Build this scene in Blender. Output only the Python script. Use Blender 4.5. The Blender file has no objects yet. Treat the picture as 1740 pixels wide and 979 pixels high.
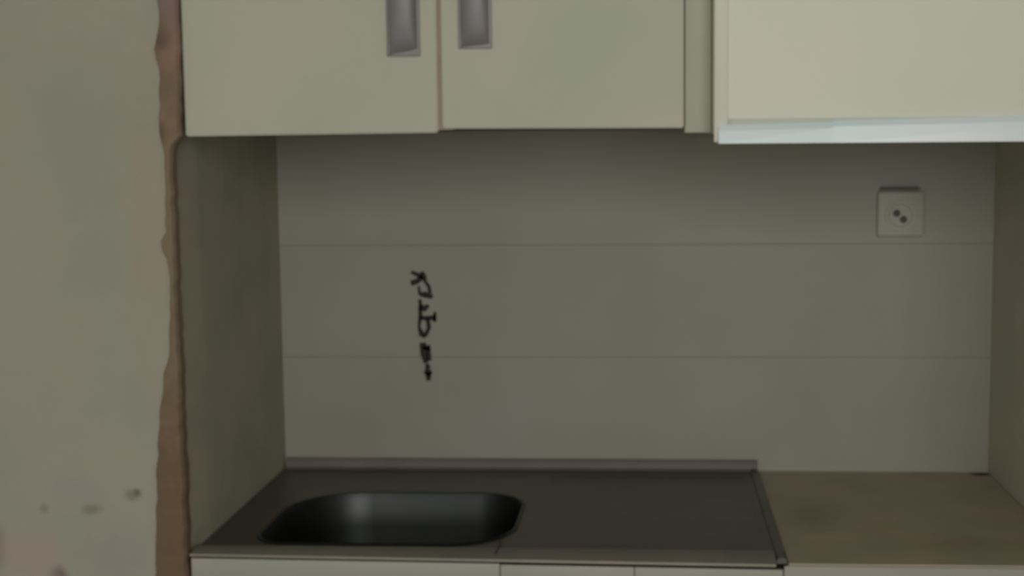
import bpy, bmesh, math, random
from mathutils import Vector, Matrix
S = bpy.context.scene
C = S.collection
random.seed(4)

# ---------------------------------------------------------------- camera
def make_camera():
    cx, cy, cz, ya, pi_, ro, f, sx, sy = .6761, -2.5123, .6089, .0579, -.1053, -.0078, 2370.5, 96.4, -6.03
    cd = bpy.data.cameras.new('camera'); cam = bpy.data.objects.new('camera', cd); C.objects.link(cam)
    cd.sensor_fit = 'HORIZONTAL'; cd.sensor_width = 36; cd.lens = 36 * f / 1740
    cd.shift_x = -sx / 1740; cd.shift_y = sy / 1740
    R = Vector((math.cos(ya), math.sin(ya), 0))
    F = Vector((-math.sin(ya) * math.cos(pi_), math.cos(ya) * math.cos(pi_), math.sin(pi_)))
    U = R.cross(F)
    R2 = R * math.cos(ro) + U * math.sin(ro); U2 = U * math.cos(ro) - R * math.sin(ro)
    M = Matrix((R2, U2, -F)).transposed().to_4x4(); M.translation = (cx, cy, cz)
    cam.matrix_world = M
    cd.clip_start = .05
    cd.dof.use_dof = True; cd.dof.focus_distance = .6; cd.dof.aperture_fstop = 25   # soft, front-focused snapshot
    S.camera = cam
make_camera()

# ---------------------------------------------------------------- light
w = bpy.data.worlds.new('room_light'); S.world = w; w.use_nodes = True
bg = w.node_tree.nodes['Background']; bg.inputs[0].default_value = (1.0, .97, .86, 1); bg.inputs[1].default_value = .30
def area(name, loc, target, sx, sy, power, col):
    l = bpy.data.lights.new(name, 'AREA'); l.shape = 'RECTANGLE'; l.size = sx; l.size_y = sy; l.energy = power; l.color = col
    o = bpy.data.objects.new(name, l); C.objects.link(o); o.location = loc
    o.rotation_euler = (Vector(target) - Vector(loc)).to_track_quat('-Z', 'Y').to_euler()
area('window_daylight', (1.05, -4.6, 1.05), (.7, 0, .4), 1.8, 1.3, 46, (1.0, .98, .93))
S.view_settings.view_transform = 'Standard'; S.view_settings.look = 'None'
S.view_settings.exposure = 0; S.view_settings.gamma = 1; S.view_settings.use_curve_mapping = False

# ---------------------------------------------------------------- materials
def mat(name, col, rough=.6, metal=0, mottle=.05, scale=6, bump=0, spots=(), tint=(1.04, .98, 1.0), spec=.4):
    """painted / plastered / metal surface: base colour, soft blotches, and local stains (centre, radius, colour, amount)"""
    m = bpy.data.materials.new(name); m.use_nodes = True; nt = m.node_tree; N = nt.nodes; L = nt.links
    b = N['Principled BSDF']; b.inputs['Roughness'].default_value = rough; b.inputs['Metallic'].default_value = metal
    b.inputs['Specular IOR Level'].default_value = spec
    geo = N.new('ShaderNodeNewGeometry')
    n = N.new('ShaderNodeTexNoise'); n.inputs['Scale'].default_value = scale; n.inputs['Detail'].default_value = 4
    L.new(geo.outputs['Position'], n.inputs['Vector'])
    cr = N.new('ShaderNodeValToRGB')
    a = [min(1, c * (1 - mottle) / t) for c, t in zip(col, tint)]; z = [min(1, c * (1 + mottle) * t) for c, t in zip(col, tint)]
    cr.color_ramp.elements[0].position = .32; cr.color_ramp.elements[0].color = (*a, 1)
    cr.color_ramp.elements[1].position = .68; cr.color_ramp.elements[1].color = (*z, 1)
    L.new(n.outputs['Fac'], cr.inputs[0]); out = cr.outputs[0]
    if spots:
        nw = N.new('ShaderNodeTexNoise'); nw.inputs['Scale'].default_value = 40; L.new(geo.outputs['Position'], nw.inputs['Vector'])
    for (p, rad, scol, amt) in spots:
        sub = N.new('ShaderNodeVectorMath'); sub.operation = 'SUBTRACT'; L.new(geo.outputs['Position'], sub.inputs[0]); sub.inputs[1].default_value = p
        dv = N.new('ShaderNodeVectorMath'); dv.operation = 'DIVIDE'; L.new(sub.outputs[0], dv.inputs[0]); dv.inputs[1].default_value = rad
        ln = N.new('ShaderNodeVectorMath'); ln.operation = 'LENGTH'; L.new(dv.outputs[0], ln.inputs[0])
        ad = N.new('ShaderNodeMath'); ad.operation = 'ADD'; L.new(ln.outputs['Value'], ad.inputs[0]); L.new(nw.outputs['Fac'], ad.inputs[1])
        mr = N.new('ShaderNodeMapRange'); mr.inputs['From Min'].default_value = 1.7; mr.inputs['From Max'].default_value = .8
        mr.inputs['To Min'].default_value = 0; mr.inputs['To Max'].default_value = amt; L.new(ad.outputs[0], mr.inputs['Value'])
        mx = N.new('ShaderNodeMixRGB'); mx.inputs[2].default_value = (*scol, 1); L.new(mr.outputs[0], mx.inputs[0]); L.new(out, mx.inputs[1]); out = mx.outputs[0]
    L.new(out, b.inputs['Base Color'])
    if bump:
        bp = N.new('ShaderNodeBump'); bp.inputs['Strength'].default_value = bump; bp.inputs['Distance'].default_value = .002
        n2 = N.new('ShaderNodeTexNoise'); n2.inputs['Scale'].default_value = 90; n2.inputs['Detail'].default_value = 5
        L.new(geo.outputs['Position'], n2.inputs['Vector']); L.new(n2.outputs['Fac'], bp.inputs['Height']); L.new(bp.outputs[0], b.inputs['Normal'])
    return m

WF = -.56          # front plane of the left wall, metres
M = {}
M['plaster'] = mat('stained_plaster', (.415, .41, .34), .85, mottle=.05, scale=5, bump=.4, spots=[
    ((-.078, WF, .094), (.014, .1, .010), (.22, .22, .17), .7), ((-.070, WF, .098), (.006, .1, .007), (.12, .14, .10), .8),
    ((-.139, WF, .073), (.018, .1, .009), (.25, .24, .19), .7), ((-.210, WF, .073), (.007, .1, .007), (.28, .27, .21), .7),
    ((-.285, WF, .008), (.016, .1, .040), (.25, .20, .17), .8), ((-.192, WF, -.026), (.014, .1, .016), (.15, .12, .11), .9),
    ((-.235, WF, .0), (.06, .1, .05), (.46, .38, .345), .8), ((-.10, WF, .0), (.07, .1, .05), (.41, .36, .33), .7), ((-.16, WF, .10), (.04, .1, .02), (.40, .37, .36), .6),
    ((-.034, WF, .50), (.045, .1, .26), (.43, .375, .31), .8)])
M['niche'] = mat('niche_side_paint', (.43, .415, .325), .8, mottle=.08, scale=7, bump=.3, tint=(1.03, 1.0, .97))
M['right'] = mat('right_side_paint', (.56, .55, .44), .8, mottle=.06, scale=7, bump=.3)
M['grout'] = mat('grout', (.34, .335, .275), .9)
M['tile'] = mat('glazed_wall_tile', (.385, .38, .32), .5, mottle=.04, scale=4, spec=.35, tint=(1.0, 1.01, 1.03))
M['rust'] = mat('bare_brown_edge', (.275, .185, .132), .9, mottle=.2, scale=14, bump=.8, spots=[
    ((-.012, WF, .41), (.12, .2, .27), (.25, .205, .14), .95), ((-.010, WF, .75), (.016, .1, .02), (.14, .10, .07), .8),
    ((-.016, WF, .62), (.016, .1, .018), (.14, .10, .065), .8), ((.005, WF, .86), (.06, .1, .10), (.27, .21, .22), .8), ((-.025, WF, .0), (.09, .1, .34), (.185, .128, .080), .95)])
M['door'] = mat('cream_cabinet_laminate', (.548, .556, .463), .5, mottle=.035, scale=5, spec=.3)
M['filler'] = mat('cream_filler_board', (.52, .53, .44), .55, mottle=.04)
M['chip'] = mat('bare_chipboard', (.42, .35, .28), .9, mottle=.08, scale=30)
M['hood'] = mat('ivory_hood_enamel', (.80, .81, .715), .45, mottle=.02, scale=4, spec=.3, tint=(1.0, .99, .99))
M['lip'] = mat('bluish_white_lip', (.82, .93, .99), .26, mottle=.02, scale=5, spec=.6)
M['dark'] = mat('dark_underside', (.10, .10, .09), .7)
M['handle'] = mat('satin_grey_metal', (.27, .262, .275), .55, metal=.35, mottle=.05, scale=30, tint=(1.01, .99, 1.03))
M['plinth'] = mat('handle_plate_metal', (.24, .235, .235), .5, metal=.5, mottle=.04)
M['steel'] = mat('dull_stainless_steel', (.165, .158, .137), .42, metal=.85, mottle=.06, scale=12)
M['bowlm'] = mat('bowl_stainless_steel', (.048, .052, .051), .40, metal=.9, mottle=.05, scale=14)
M['rimm'] = mat('rolled_rim_steel', (.285, .268, .225), .6, metal=.45, mottle=.06, scale=12)
M['upst'] = mat('grimy_upstand_steel', (.20, .175, .155), .65, metal=.3, mottle=.08, scale=12)
M['black'] = mat('black_letter_foam', (.040, .038, .030), .85, mottle=.1)
M['rubber'] = mat('black_rubber', (.01, .01, .01), .6)
M['counter'] = mat('worn_brown_worktop', (.44, .39, .29), .65, mottle=.08, scale=9, spots=[
    ((1.272, -.012, 0), (.020, .02, .05), (.03, .025, .015), .95), ((.93, -.3, 0), (.05, .1, .05), (.32, .22, .16), .4), ((1.15, -.45, 0), (.1, .06, .05), (.34, .24, .17), .4)], tint=(1.05, .96, .97))
M['edge'] = mat('worktop_edge_band', (.43, .42, .37), .6)
M['base'] = mat('base_cabinet_laminate', (.43, .435, .385), .5, mottle=.04, scale=6, spec=.3)
M['socket'] = mat('socket_plastic', (.45, .46, .39), .5, mottle=.03)
M['floor'] = mat('floor_vinyl', (.34, .30, .22), .6, mottle=.1, scale=2)
M['ceil'] = mat('ceiling_paper', (.6, .59, .52), .9)
M['stain'] = mat('brown_drip', (.10, .07, .055), .7)

# ---------------------------------------------------------------- helpers
def link(name, bm, m, parent=None, smooth=False):
    me = bpy.data.meshes.new(name); bmesh.ops.recalc_face_normals(bm, faces=bm.faces[:]); bm.to_mesh(me); bm.free()
    me.materials.append(m)
    if smooth:
        me.polygons.foreach_set('use_smooth', [True] * len(me.polygons))
        me.set_sharp_from_angle(angle=math.radians(40))
    o = bpy.data.objects.new(name, me); C.objects.link(o)
    if parent: o.parent = parent
    return o
def box(bm, x0, x1, y0, y1, z0, z1, bev=0, seg=2):
    r = bmesh.ops.create_cube(bm, size=1)
    for v in r['verts']:
        v.co = Vector((x0 + (v.co.x + .5) * (x1 - x0), y0 + (v.co.y + .5) * (y1 - y0), z0 + (v.co.z + .5) * (z1 - z0)))
    if bev:
        es = list({e for v in r['verts'] for e in v.link_edges})
        bmesh.ops.bevel(bm, geom=es, offset=bev, segments=seg, profile=.5, affect='EDGES')
    return bm
def B(*a, **k): return box(bmesh.new(), *a, **k)
def struct(o): o['kind'] = 'structure'; return o
def thing(name, label, cat, loc, group=None):
    o = bpy.data.objects.new(name, None); C.objects.link(o); o.location = loc; o['label'] = label; o['category'] = cat
    if group: o['group'] = group
    return o
def part(name, bm, m, t, smooth=False):
    """mesh given in world metres, stored relative to its thing"""
    off = t.matrix_basis.translation.copy(); p = t.parent
    while p: off += p.matrix_basis.translation; p = p.parent
    bmesh.ops.translate(bm, verts=bm.verts[:], vec=-off)
    return link(name, bm, m, t, smooth)
def prism(pts, axis, a, b, bm=None):
    """extrude the outline pts (2-D) along an axis from a to b"""
    bm = bm or bmesh.new()
    mk = {'x': lambda p, t: (t, p[0], p[1]), 'y': lambda p, t: (p[0], t, p[1]), 'z': lambda p, t: (p[0], p[1], t)}[axis]
    A = [bm.verts.new(mk(p, a)) for p in pts]; Bv = [bm.verts.new(mk(p, b)) for p in pts]
    n = len(pts)
    for i in range(n): bm.faces.new((A[i], A[(i + 1) % n], Bv[(i + 1) % n], Bv[i]))
    bm.faces.new(A); bm.faces.new(Bv[::-1])
    return bm

W = 1.288; D = .56; TOP = 1.45; FL = -.86
# ---------------------------------------------------------------- structure
struct(link('floor', B(-2.2, 3.2, -5.4, .2, FL - .1, FL), M['floor']))
struct(link('ceiling', B(-2.2, 3.2, -2.0, .2, TOP, TOP + .1), M['ceil']))
wb = struct(link('wall_back', B(0, W, .0012, .15, FL, TOP), M['grout']))
# left wall: its niche corner wanders a little, as worn plaster does
def left_wall():
    bm = bmesh.new(); n = 60; rows = []
    for i in range(n + 1):
        z = FL + (TOP - FL) * i / n
        e = -.003 + .002 * math.sin(z * 9) + .001 * math.sin(z * 31)
        rows.append([bm.verts.new((-2.2, WF, z)), bm.verts.new((e - .012, WF, z)), bm.verts.new((e - .003, WF + .003, z)), bm.verts.new((e, WF + .014, z)),
                     bm.verts.new((0, -.45, z)), bm.verts.new((0, .15, z)), bm.verts.new((-2.2, .15, z))])
    for i in range(n):
        for k in range(7): bm.faces.new((rows[i][k], rows[i][(k + 1) % 7], rows[i + 1][(k + 1) % 7], rows[i + 1][k]))
    bm.faces.new(rows[0]); bm.faces.new(rows[-1][::-1])
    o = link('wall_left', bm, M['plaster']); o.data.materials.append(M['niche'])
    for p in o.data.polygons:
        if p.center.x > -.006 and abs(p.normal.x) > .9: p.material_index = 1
    return struct(o)
left_wall()
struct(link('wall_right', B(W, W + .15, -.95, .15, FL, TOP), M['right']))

# long glazed wall panels, one per course
tw, th, g = W, .2085, .0007
me_cache = {}
r = 0
z = -.02
for r, (z0, z1) in enumerate([(-.001, .2095), (.2095, .415), (.415, .6205), (.6205, .826)]):
    for c in range(1):
        x0, x1 = c * tw, min((c + 1) * tw, W)
        if x1 - x0 < .01: continue
        key = (round(x1 - x0, 3), round(z1 - z0, 3))
        if key not in me_cache:
            bm = B(g / 2, x1 - x0 - g / 2, 0, .008, g / 2, z1 - z0 - g / 2, bev=.0004, seg=1)
            t = link('wall_panel', bm, M['tile'], wb); me_cache[key] = t.data
        else:
            t = bpy.data.objects.new('wall_panel', me_cache[key]); C.objects.link(t); t.parent = wb
        t.location = (x0, random.uniform(-.0004, .0002), z0)

# brown bare strip down the corner of the left wall, ragged edges
def ragged():
    bm = bmesh.new(); n = 170; rows = []
    keys = [(-.86, -.050, .001), (-.026, -.049, .001), (.04, -.046, .001), (.13, -.040, .001), (.218, -.033, .001), (.278, -.024, .001), (.304, -.015, .001), (.39, -.009, .000),
            (.44, -.014, .000), (.457, -.025, .000), (.475, -.014, .000), (.57, -.010, .000), (.597, -.012, .001), (.612, -.019, .013), (.70, -.013, .016), (.745, -.020, .016), (.77, -.012, .016), (1.44, -.012, .016)]
    for i in range(n + 1):
        z = -.86 + 2.3 * i / n
        for k in range(len(keys) - 1):
            if keys[k][0] <= z <= keys[k + 1][0]: break
        t = (z - keys[k][0]) / (keys[k + 1][0] - keys[k][0]); t = min(max(t, 0), 1)
        a = keys[k][1] * (1 - t) + keys[k + 1][1] * t + random.uniform(-.0018, .0018); b = keys[k][2] * (1 - t) + keys[k + 1][2] * t + random.uniform(-.0012, .0012)
        y = WF - .004 + random.uniform(-.001, .001)
        rows.append([bm.verts.new(p) for p in ((a, WF + .002, z), (a + .003, y, z), (b - .003, y, z), (b, WF + .002, z), (b, WF + .02, z), (a, WF + .02, z))])
    for i in range(n):
        for k in range(6): bm.faces.new((rows[i][k], rows[i][(k + 1) % 6], rows[i + 1][(k + 1) % 6], rows[i + 1][k]))
    bm.faces.new(rows[0]); bm.faces.new(rows[-1][::-1])
    return struct(link('trim_1', bm, M['rust']))
ragged()

# ---------------------------------------------------------------- upper cabinet with two doors
CF = -.552
uc = thing('wall_cabinet', 'cream double-door wall cabinet hanging above the sink', 'cabinet', (.39, -.27, .617))
part('body', B(.019, .724, CF + .02, -.004, .624, 1.40), M['filler'], uc)
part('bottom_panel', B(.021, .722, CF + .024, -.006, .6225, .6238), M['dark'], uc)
part('divider', B(.368, .400, CF + .006, CF + .0195, .6205, 1.39), M['chip'], uc)
def door(x0, x1, zb0, zb1):
    bm = B(x0, x1, CF, CF + .018, 0, 1, bev=.0)
    for v in bm.verts:
        t = (v.co.x - x0) / (x1 - x0)
        v.co.z = (zb0 * (1 - t) + zb1 * t) if v.co.z < .5 else 1.385
    bmesh.ops.bevel(bm, geom=bm.edges[:], offset=.002, segments=2, affect='EDGES')
    return part('door', bm, M['door'], uc, True)
d1 = door(.0185, .3800, .6140, .6165); d2 = door(.3865, .7247, .6220, .6203)
def handle(dr, x0, x1, zb, slant):
    h = part('handle', B(x0, x1, CF - .003, CF, zb - .001, zb + .17, bev=.001), M['plinth'], dr)
    n = 10; xm = (x0 + x1) / 2; hw = (x1 - x0) / 2 - .004
    bm = bmesh.new(); rows = []
    # bowed pull: profile along z, arched across x, lower end cut at a slant
    prof = [(0, .000), (.006, .006), (.020, .012), (.06, .016), (.105, .016), (.145, .012), (.159, .006), (.165, .0)]
    for (dz, dy) in prof:
        row = []
        for k in range(n + 1):
            a = math.pi * k / n; x = xm - hw * math.cos(a)
            y = CF - .003 - dy * (math.sin(a) ** .5 if 0 < k < n else 0)
            row.append(bm.verts.new((x, y, zb + dz + (slant * k / n if dz < .05 else 0))))
        rows.append(row)
    for i in range(len(rows) - 1):
        for k in range(n): bm.faces.new((rows[i][k], rows[i][k + 1], rows[i + 1][k + 1], rows[i + 1][k]))
    part('pull', bm, M['handle'], h, True)
handle(d1, .3100, .3570, .7240, .010); handle(d2, .4110, .4580, .7335, .006)

# filler board between cabinet and hood
fb = thing('filler_board', 'narrow cream filler board between wall cabinet and range hood', 'board', (.742, -.54, .613))
part('board', B(.7262, .7630, CF + .005, -.30, .6135, 1.40, bev=.0015), M['filler'], fb, True)

# ---------------------------------------------------------------- range hood, right
HF = -.600
hd = thing('range_hood', 'ivory range hood box with a bright white lower lip, top right', 'hood', (1.02, -.3, .60))
part('body', prism([(HF, .632), (HF, 1.40), (-.004, 1.40), (-.004, .612), (HF + .02, .612)], 'x', .764, W - .003), M['hood'], hd)
bm = B(.764, .783, HF - .006, HF + .002, .600, 1.398, bev=.002); part('side_edge', bm, M['hood'], hd, True)
# lip: a shallow band, slightly deeper towards the right
bm = bmesh.new()
sec = lambda x, t: [bm.verts.new(p) for p in ((x, HF - .0155, .5985), (x, HF - .0125, t - .008), (x, HF - .0085, t), (x, HF + .018, t), (x, HF + .018, .5985))]
ra, rb_, rc, rd = sec(.770, .6235), sec(.92, .6262), sec(.925, .6283), sec(W - .004, .6345)
for A, Bq in ((ra, rb_), (rb_, rc), (rc, rd)):
    for k in range(5): bm.faces.new((A[k], A[(k + 1) % 5], Bq[(k + 1) % 5], Bq[k]))
bm.faces.new(ra); bm.faces.new(rd[::-1])
part('lip', bm, M['lip'], hd)
part('filter_panel', B(.80, W - .04, HF + .05, -.06, .604, .6115), M['dark'], hd)

# ---------------------------------------------------------------- base cabinets
def base_unit(label, x0, x1, splits, group=None):
    t = thing('base_cabinet', label, 'cabinet', ((x0 + x1) / 2, -.28, FL))
    top = -.036
    for a, b in ((x0, x0 + .016), (x1 - .016, x1)): part('side_panel', B(a, b, -.525, -.004, FL + .0905, top), M['filler'], t)
    part('bottom_panel', B(x0 + .0162, x1 - .0162, -.525, -.004, FL + .0905, FL + .106), M['filler'], t)
    part('back_panel', B(x0 + .0162, x1 - .0162, -.010, -.004, FL + .107, top), M['filler'], t)
    part('plinth', B(x0 + .002, x1 - .002, -.49, -.47, FL + .0005, FL + .088), M['dark'], t)
    for a, b in splits:
        d = part('door', B(a, b, -.546, -.527, FL + .095, -.034, bev=.002), M['base'], t, True)
        part('handle', B((a + b) / 2 - .05, (a + b) / 2 + .05, -.560, -.547, -.10, -.088, bev=.003), M['handle'], d)
    return t
b1 = base_unit('cream base cabinet under the stainless sink', .012, .864, [(.014, .457), (.461, .862)])
b2 = base_unit('cream base cabinet under the brown worktop at right', .868, W - .004, [(.870, W - .006)])
# front top rails just under the sink rim (light band at the bottom of the picture)
for a, b, tt in ((.006, .4595, b1), (.4607, .6539, b1), (.6549, .8665, b1)):
    bm = B(a, b, -.5590, -.5525, -.033, -.0045 if a < .4 else -.0065, bev=.001)
    for v in bm.verts:
        if v.co.z > -.02: v.co.z += .0065 - .0075 * v.co.x / .87 - (.002 if a < .4 else .0015)
    part('rail', bm, M['base'], tt, True)

# ---------------------------------------------------------------- worktop
wt = thing('worktop', 'brown worn worktop filling the right end of the niche', 'worktop', (1.08, -.28, -.03))
part('slab', B(.8745, W - .0015, -.556, -.0015, -.0335, 0, bev=.001), M['counter'], wt)
part('front_edge', B(.8680, W - .0015, -.5605, -.5562, -.0335, -.003, bev=.001), M['edge'], wt)

# ---------------------------------------------------------------- sink
sk = thing('sink', 'dark stainless steel sink with bowl at left and drainboard at right', 'sink', (.44, -.28, -.0))
X0, X1, Y0, Y1 = .0035, .8735, -.556, -.0035
def rrect(x0, x1, y0, y1, rad, n=8):
    pts = []
    rs = rad if isinstance(rad, tuple) else (rad,) * 4
    for (cx, cy, a0, rad) in ((x1 - rs[0], y1 - rs[0], 0, rs[0]), (x0 + rs[1], y1 - rs[1], 90, rs[1]), (x0 + rs[2], y0 + rs[2], 180, rs[2]), (x1 - rs[3], y0 + rs[3], 270, rs[3])):
        for k in range(n + 1):
            a = math.radians(a0 + 90 * k / n); pts.append((cx + rad * math.cos(a), cy + rad * math.sin(a)))
    return pts
def ring(bm, pts, z): return [bm.verts.new((p[0], p[1], z)) for p in pts]
def bridge(bm, A, Bq):
    n = len(A)
    for i in range(n): bm.faces.new((A[i], A[(i + 1) % n], Bq[(i + 1) % n], Bq[i]))
def outer(pts, x0, x1, y0, y1):
    """project the ring's points out to the rectangle round it"""
    n = len(pts) // 4; o = []
    cs = [(x1, y1), (x0, y1), (x0, y0), (x1, y0)]
    for q in range(4):
        cx, cy = cs[q]
        for k in range(n):
            px, py = pts[q * n + k]; m = (n - 1) // 2
            if k == m: o.append((cx, cy))
            elif (k < m) == (q % 2 == 0): o.append((cx, py))
            else: o.append((px, cy))
    return o
bw = (.078, .466, -.492, -.196); brs = (.075, .125, .05, .10); br = 0
rr_ = lambda d: tuple(max(q + d, .012) for q in brs)
deck = bmesh.new()
bo = rrect(*bw, rr_(0)); dr_ = rrect(.500, .850, -.502, -.046, .016)
ZD = .003; SPL = .482
bridge(deck, ring(deck, outer(bo, X0, SPL, Y0 + .05, Y1 - .002), ZD), ring(deck, bo, ZD))
a = ring(deck, outer(dr_, SPL, X1, Y0 + .05, Y1 - .002), ZD); b = ring(deck, dr_, ZD); bridge(deck, a, b)
c = ring(deck, rrect(.506, .844, -.496, -.052, .013), .0005); bridge(deck, b, c); deck.faces.new(c)
bmesh.ops.remove_doubles(deck, verts=deck.verts[:], dist=.0001)
part('deck', deck, M['steel'], sk, False)
# right-hand flat edge
part('side_rim', prism([(X1 - .016, .001), (X1 - .014, .0055), (X1 - .008, .007), (X1 - .002, .005), (X1, -.002), (X1 - .016, -.002)], 'y', Y0 + .004, Y1 - .002), M['steel'], sk, True)
# bowl
bm = bmesh.new(); prev = None
for inset, z, rad in ((-.006, ZD + .0005, br + .006), (-.003, ZD + .003, br + .003), (0, ZD + .002, br), (.004, -.006, br - .003), (.010, -.05, br - .008), (.018, -.13, br - .012), (.035, -.158, br - .022), (.075, -.166, -.045)):
    rg = ring(bm, rrect(bw[0] + inset, bw[1] - inset, bw[2] + inset, bw[3] - inset, rr_(rad)), z)
    if prev: bridge(bm, prev, rg)
    prev = rg
bm.faces.new(prev)
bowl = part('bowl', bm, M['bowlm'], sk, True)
bm = bmesh.new(); cx, cy = .272, -.326
prev = None
for rr, zz in ((.044, -.1655), (.042, -.1625), (.032, -.1625), (.028, -.165), (.004, -.165)):
    rg = [bm.verts.new((cx + rr * math.cos(t * math.pi / 12), cy + rr * math.sin(t * math.pi / 12), zz)) for t in range(24)]
    if prev: bridge(bm, prev, rg)
    prev = rg
bm.faces.new(prev); part('drain_strainer', bm, M['rubber'], bowl, True)
# rolled front rim and back upstand
fr = [(-.507, ZD - .001), (-.512, .006), (-.522, .009), (-.538, .009), (-.552, .006), (-.5585, -.000), (-.5595, -.0035), (-.552, -.0035), (-.545, -.001), (-.51, -.001)]
bm = prism(fr, 'x', X0 + .0005, X1 - .017)
lift = lambda x: .0065 - .0075 * x / .87            # the rim's lower lip droops a little towards the right
for v in bm.verts:
    if v.co.y < -.55 and v.co.z < .002: v.co.z += lift(v.co.x)
part('front_rim', bm, M['rimm'], sk, True)
bk = [(-.0025, -.002), (-.0025, .021), (-.006, .022), (-.0095, .018), (-.012, .006), (-.018, .0035), (-.018, -.002)]
part('back_upstand', prism(bk, 'x', X0 + .0005, X1 - .001), M['upst'], sk, True)
part('drip_stain', prism([(.4515, -.487), (.456, -.487), (.4562, -.52), (.4545, -.553), (.4510, -.553), (.4535, -.52)], 'z', .0085, .0097), M['stain'], sk)

# ---------------------------------------------------------------- socket outlet on the back wall
so = thing('wall_socket', 'pale square single socket outlet high on the back wall at right', 'socket', (1.121, -.002, .468))
part('plate', B(1.081, 1.163, -.010, -.0006, .428, .509, bev=.004, seg=3), M['socket'], so, True)
def disc(cx, cz, prof, n=28):
    bm = bmesh.new(); prev = None
    for rr, y in prof:
        rg = [bm.verts.new((cx + rr * math.cos(2 * math.pi * t / n), y, cz + rr * math.sin(2 * math.pi * t / n))) for t in range(n)]
        if prev: bridge(bm, prev, rg)
        prev = rg
    bm.faces.new(prev); return bm
face = part('socket_face', disc(1.121, .466, ((.027, -.010), (.027, -.0125), (.021, -.0125), (.0195, -.0105), (.001, -.0105))), M['socket'], so, True)
for (hx, hz) in ((1.1145, .4700), (1.1265, .4590)):
    part('hole', disc(hx, hz, ((.0065, -.0104), (.0065, -.0112), (.0005, -.0112))), M['dark'], face, True)
part('lid', prism([(-.0006, .5105), (-.022, .5120), (-.0235, .5150), (-.0006, .5165)], 'x', 1.086, 1.152), M['plinth'], so)

# ---------------------------------------------------------------- black vertical lettering
wl = thing('wall_lettering', 'black upright line of lettering on the back wall above the sink bowl', 'lettering', (.262, -.002, .17))
def P(u, v):      # photograph measurements of the wall mark, turned into metres on the wall
    return (.2574 + (u - 712) * .00107 + (v - 460) * .000018, .3688 - (v - 460) * .001087)
def strokes(ss, wdt):
    bm = bmesh.new()
    for s in ss:
        pts = [P(*q[:2]) for q in s]; ws = [(q[2] if len(q) > 2 else wdt) * .00107 * 1.12 for q in s]
        L_, R_ = [], []
        for i, p in enumerate(pts):
            a = pts[max(i - 1, 0)]; b = pts[min(i + 1, len(pts) - 1)]
            dx, dz = b[0] - a[0], b[1] - a[1]; l = math.hypot(dx, dz) or 1
            nx, nz = -dz / l * ws[i] / 2, dx / l * ws[i] / 2
            L_.append((p[0] + nx, p[1] + nz)); R_.append((p[0] - nx, p[1] - nz))
        for i in range(len(pts) - 1):
            prism([L_[i], L_[i + 1], R_[i + 1], R_[i]], 'y', -.0045, -.0006, bm)
    return bm
for ss, wdt in (
    ([[(699, 462, 4), (708, 466), (718, 471)], [(698, 481, 8), (708, 478, 8), (718, 470, 7)], [(716, 462, 6), (720, 470, 8), (722, 478, 5)]], 6),
    ([[(722, 478, 4), (728, 486), (730, 498)], [(712, 500, 5), (720, 500, 9), (734, 504, 6)], [(711, 486, 3), (712, 500, 4)]], 5),
    ([[(712, 508, 4), (713, 522, 6)], [(712, 522, 9), (720, 524, 9), (726, 518, 5)], [(712, 520, 5), (712, 540, 6)]], 5),
    ([[(711, 540, 6), (722, 540, 6), (739, 539, 8)], [(711, 540, 5), (709, 556, 4), (714, 570, 9)], [(724, 541, 6), (726, 556, 6), (720, 568, 6), (714, 572, 6)], [(737, 530, 4), (736, 546, 5)]], 5),
    ([[(714, 582, 9), (716, 600, 11), (719, 616, 7)], [(724, 586, 5), (724, 612, 7)], [(714, 590, 5), (727, 592, 5)]], 6),
    ([[(720, 618, 5), (722, 626, 8)], [(716, 630, 7), (722, 632, 10), (727, 636, 6)], [(722, 632, 9), (722, 646, 6)]], 6)):
    part('letter', strokes(ss, wdt), M['black'], wl)
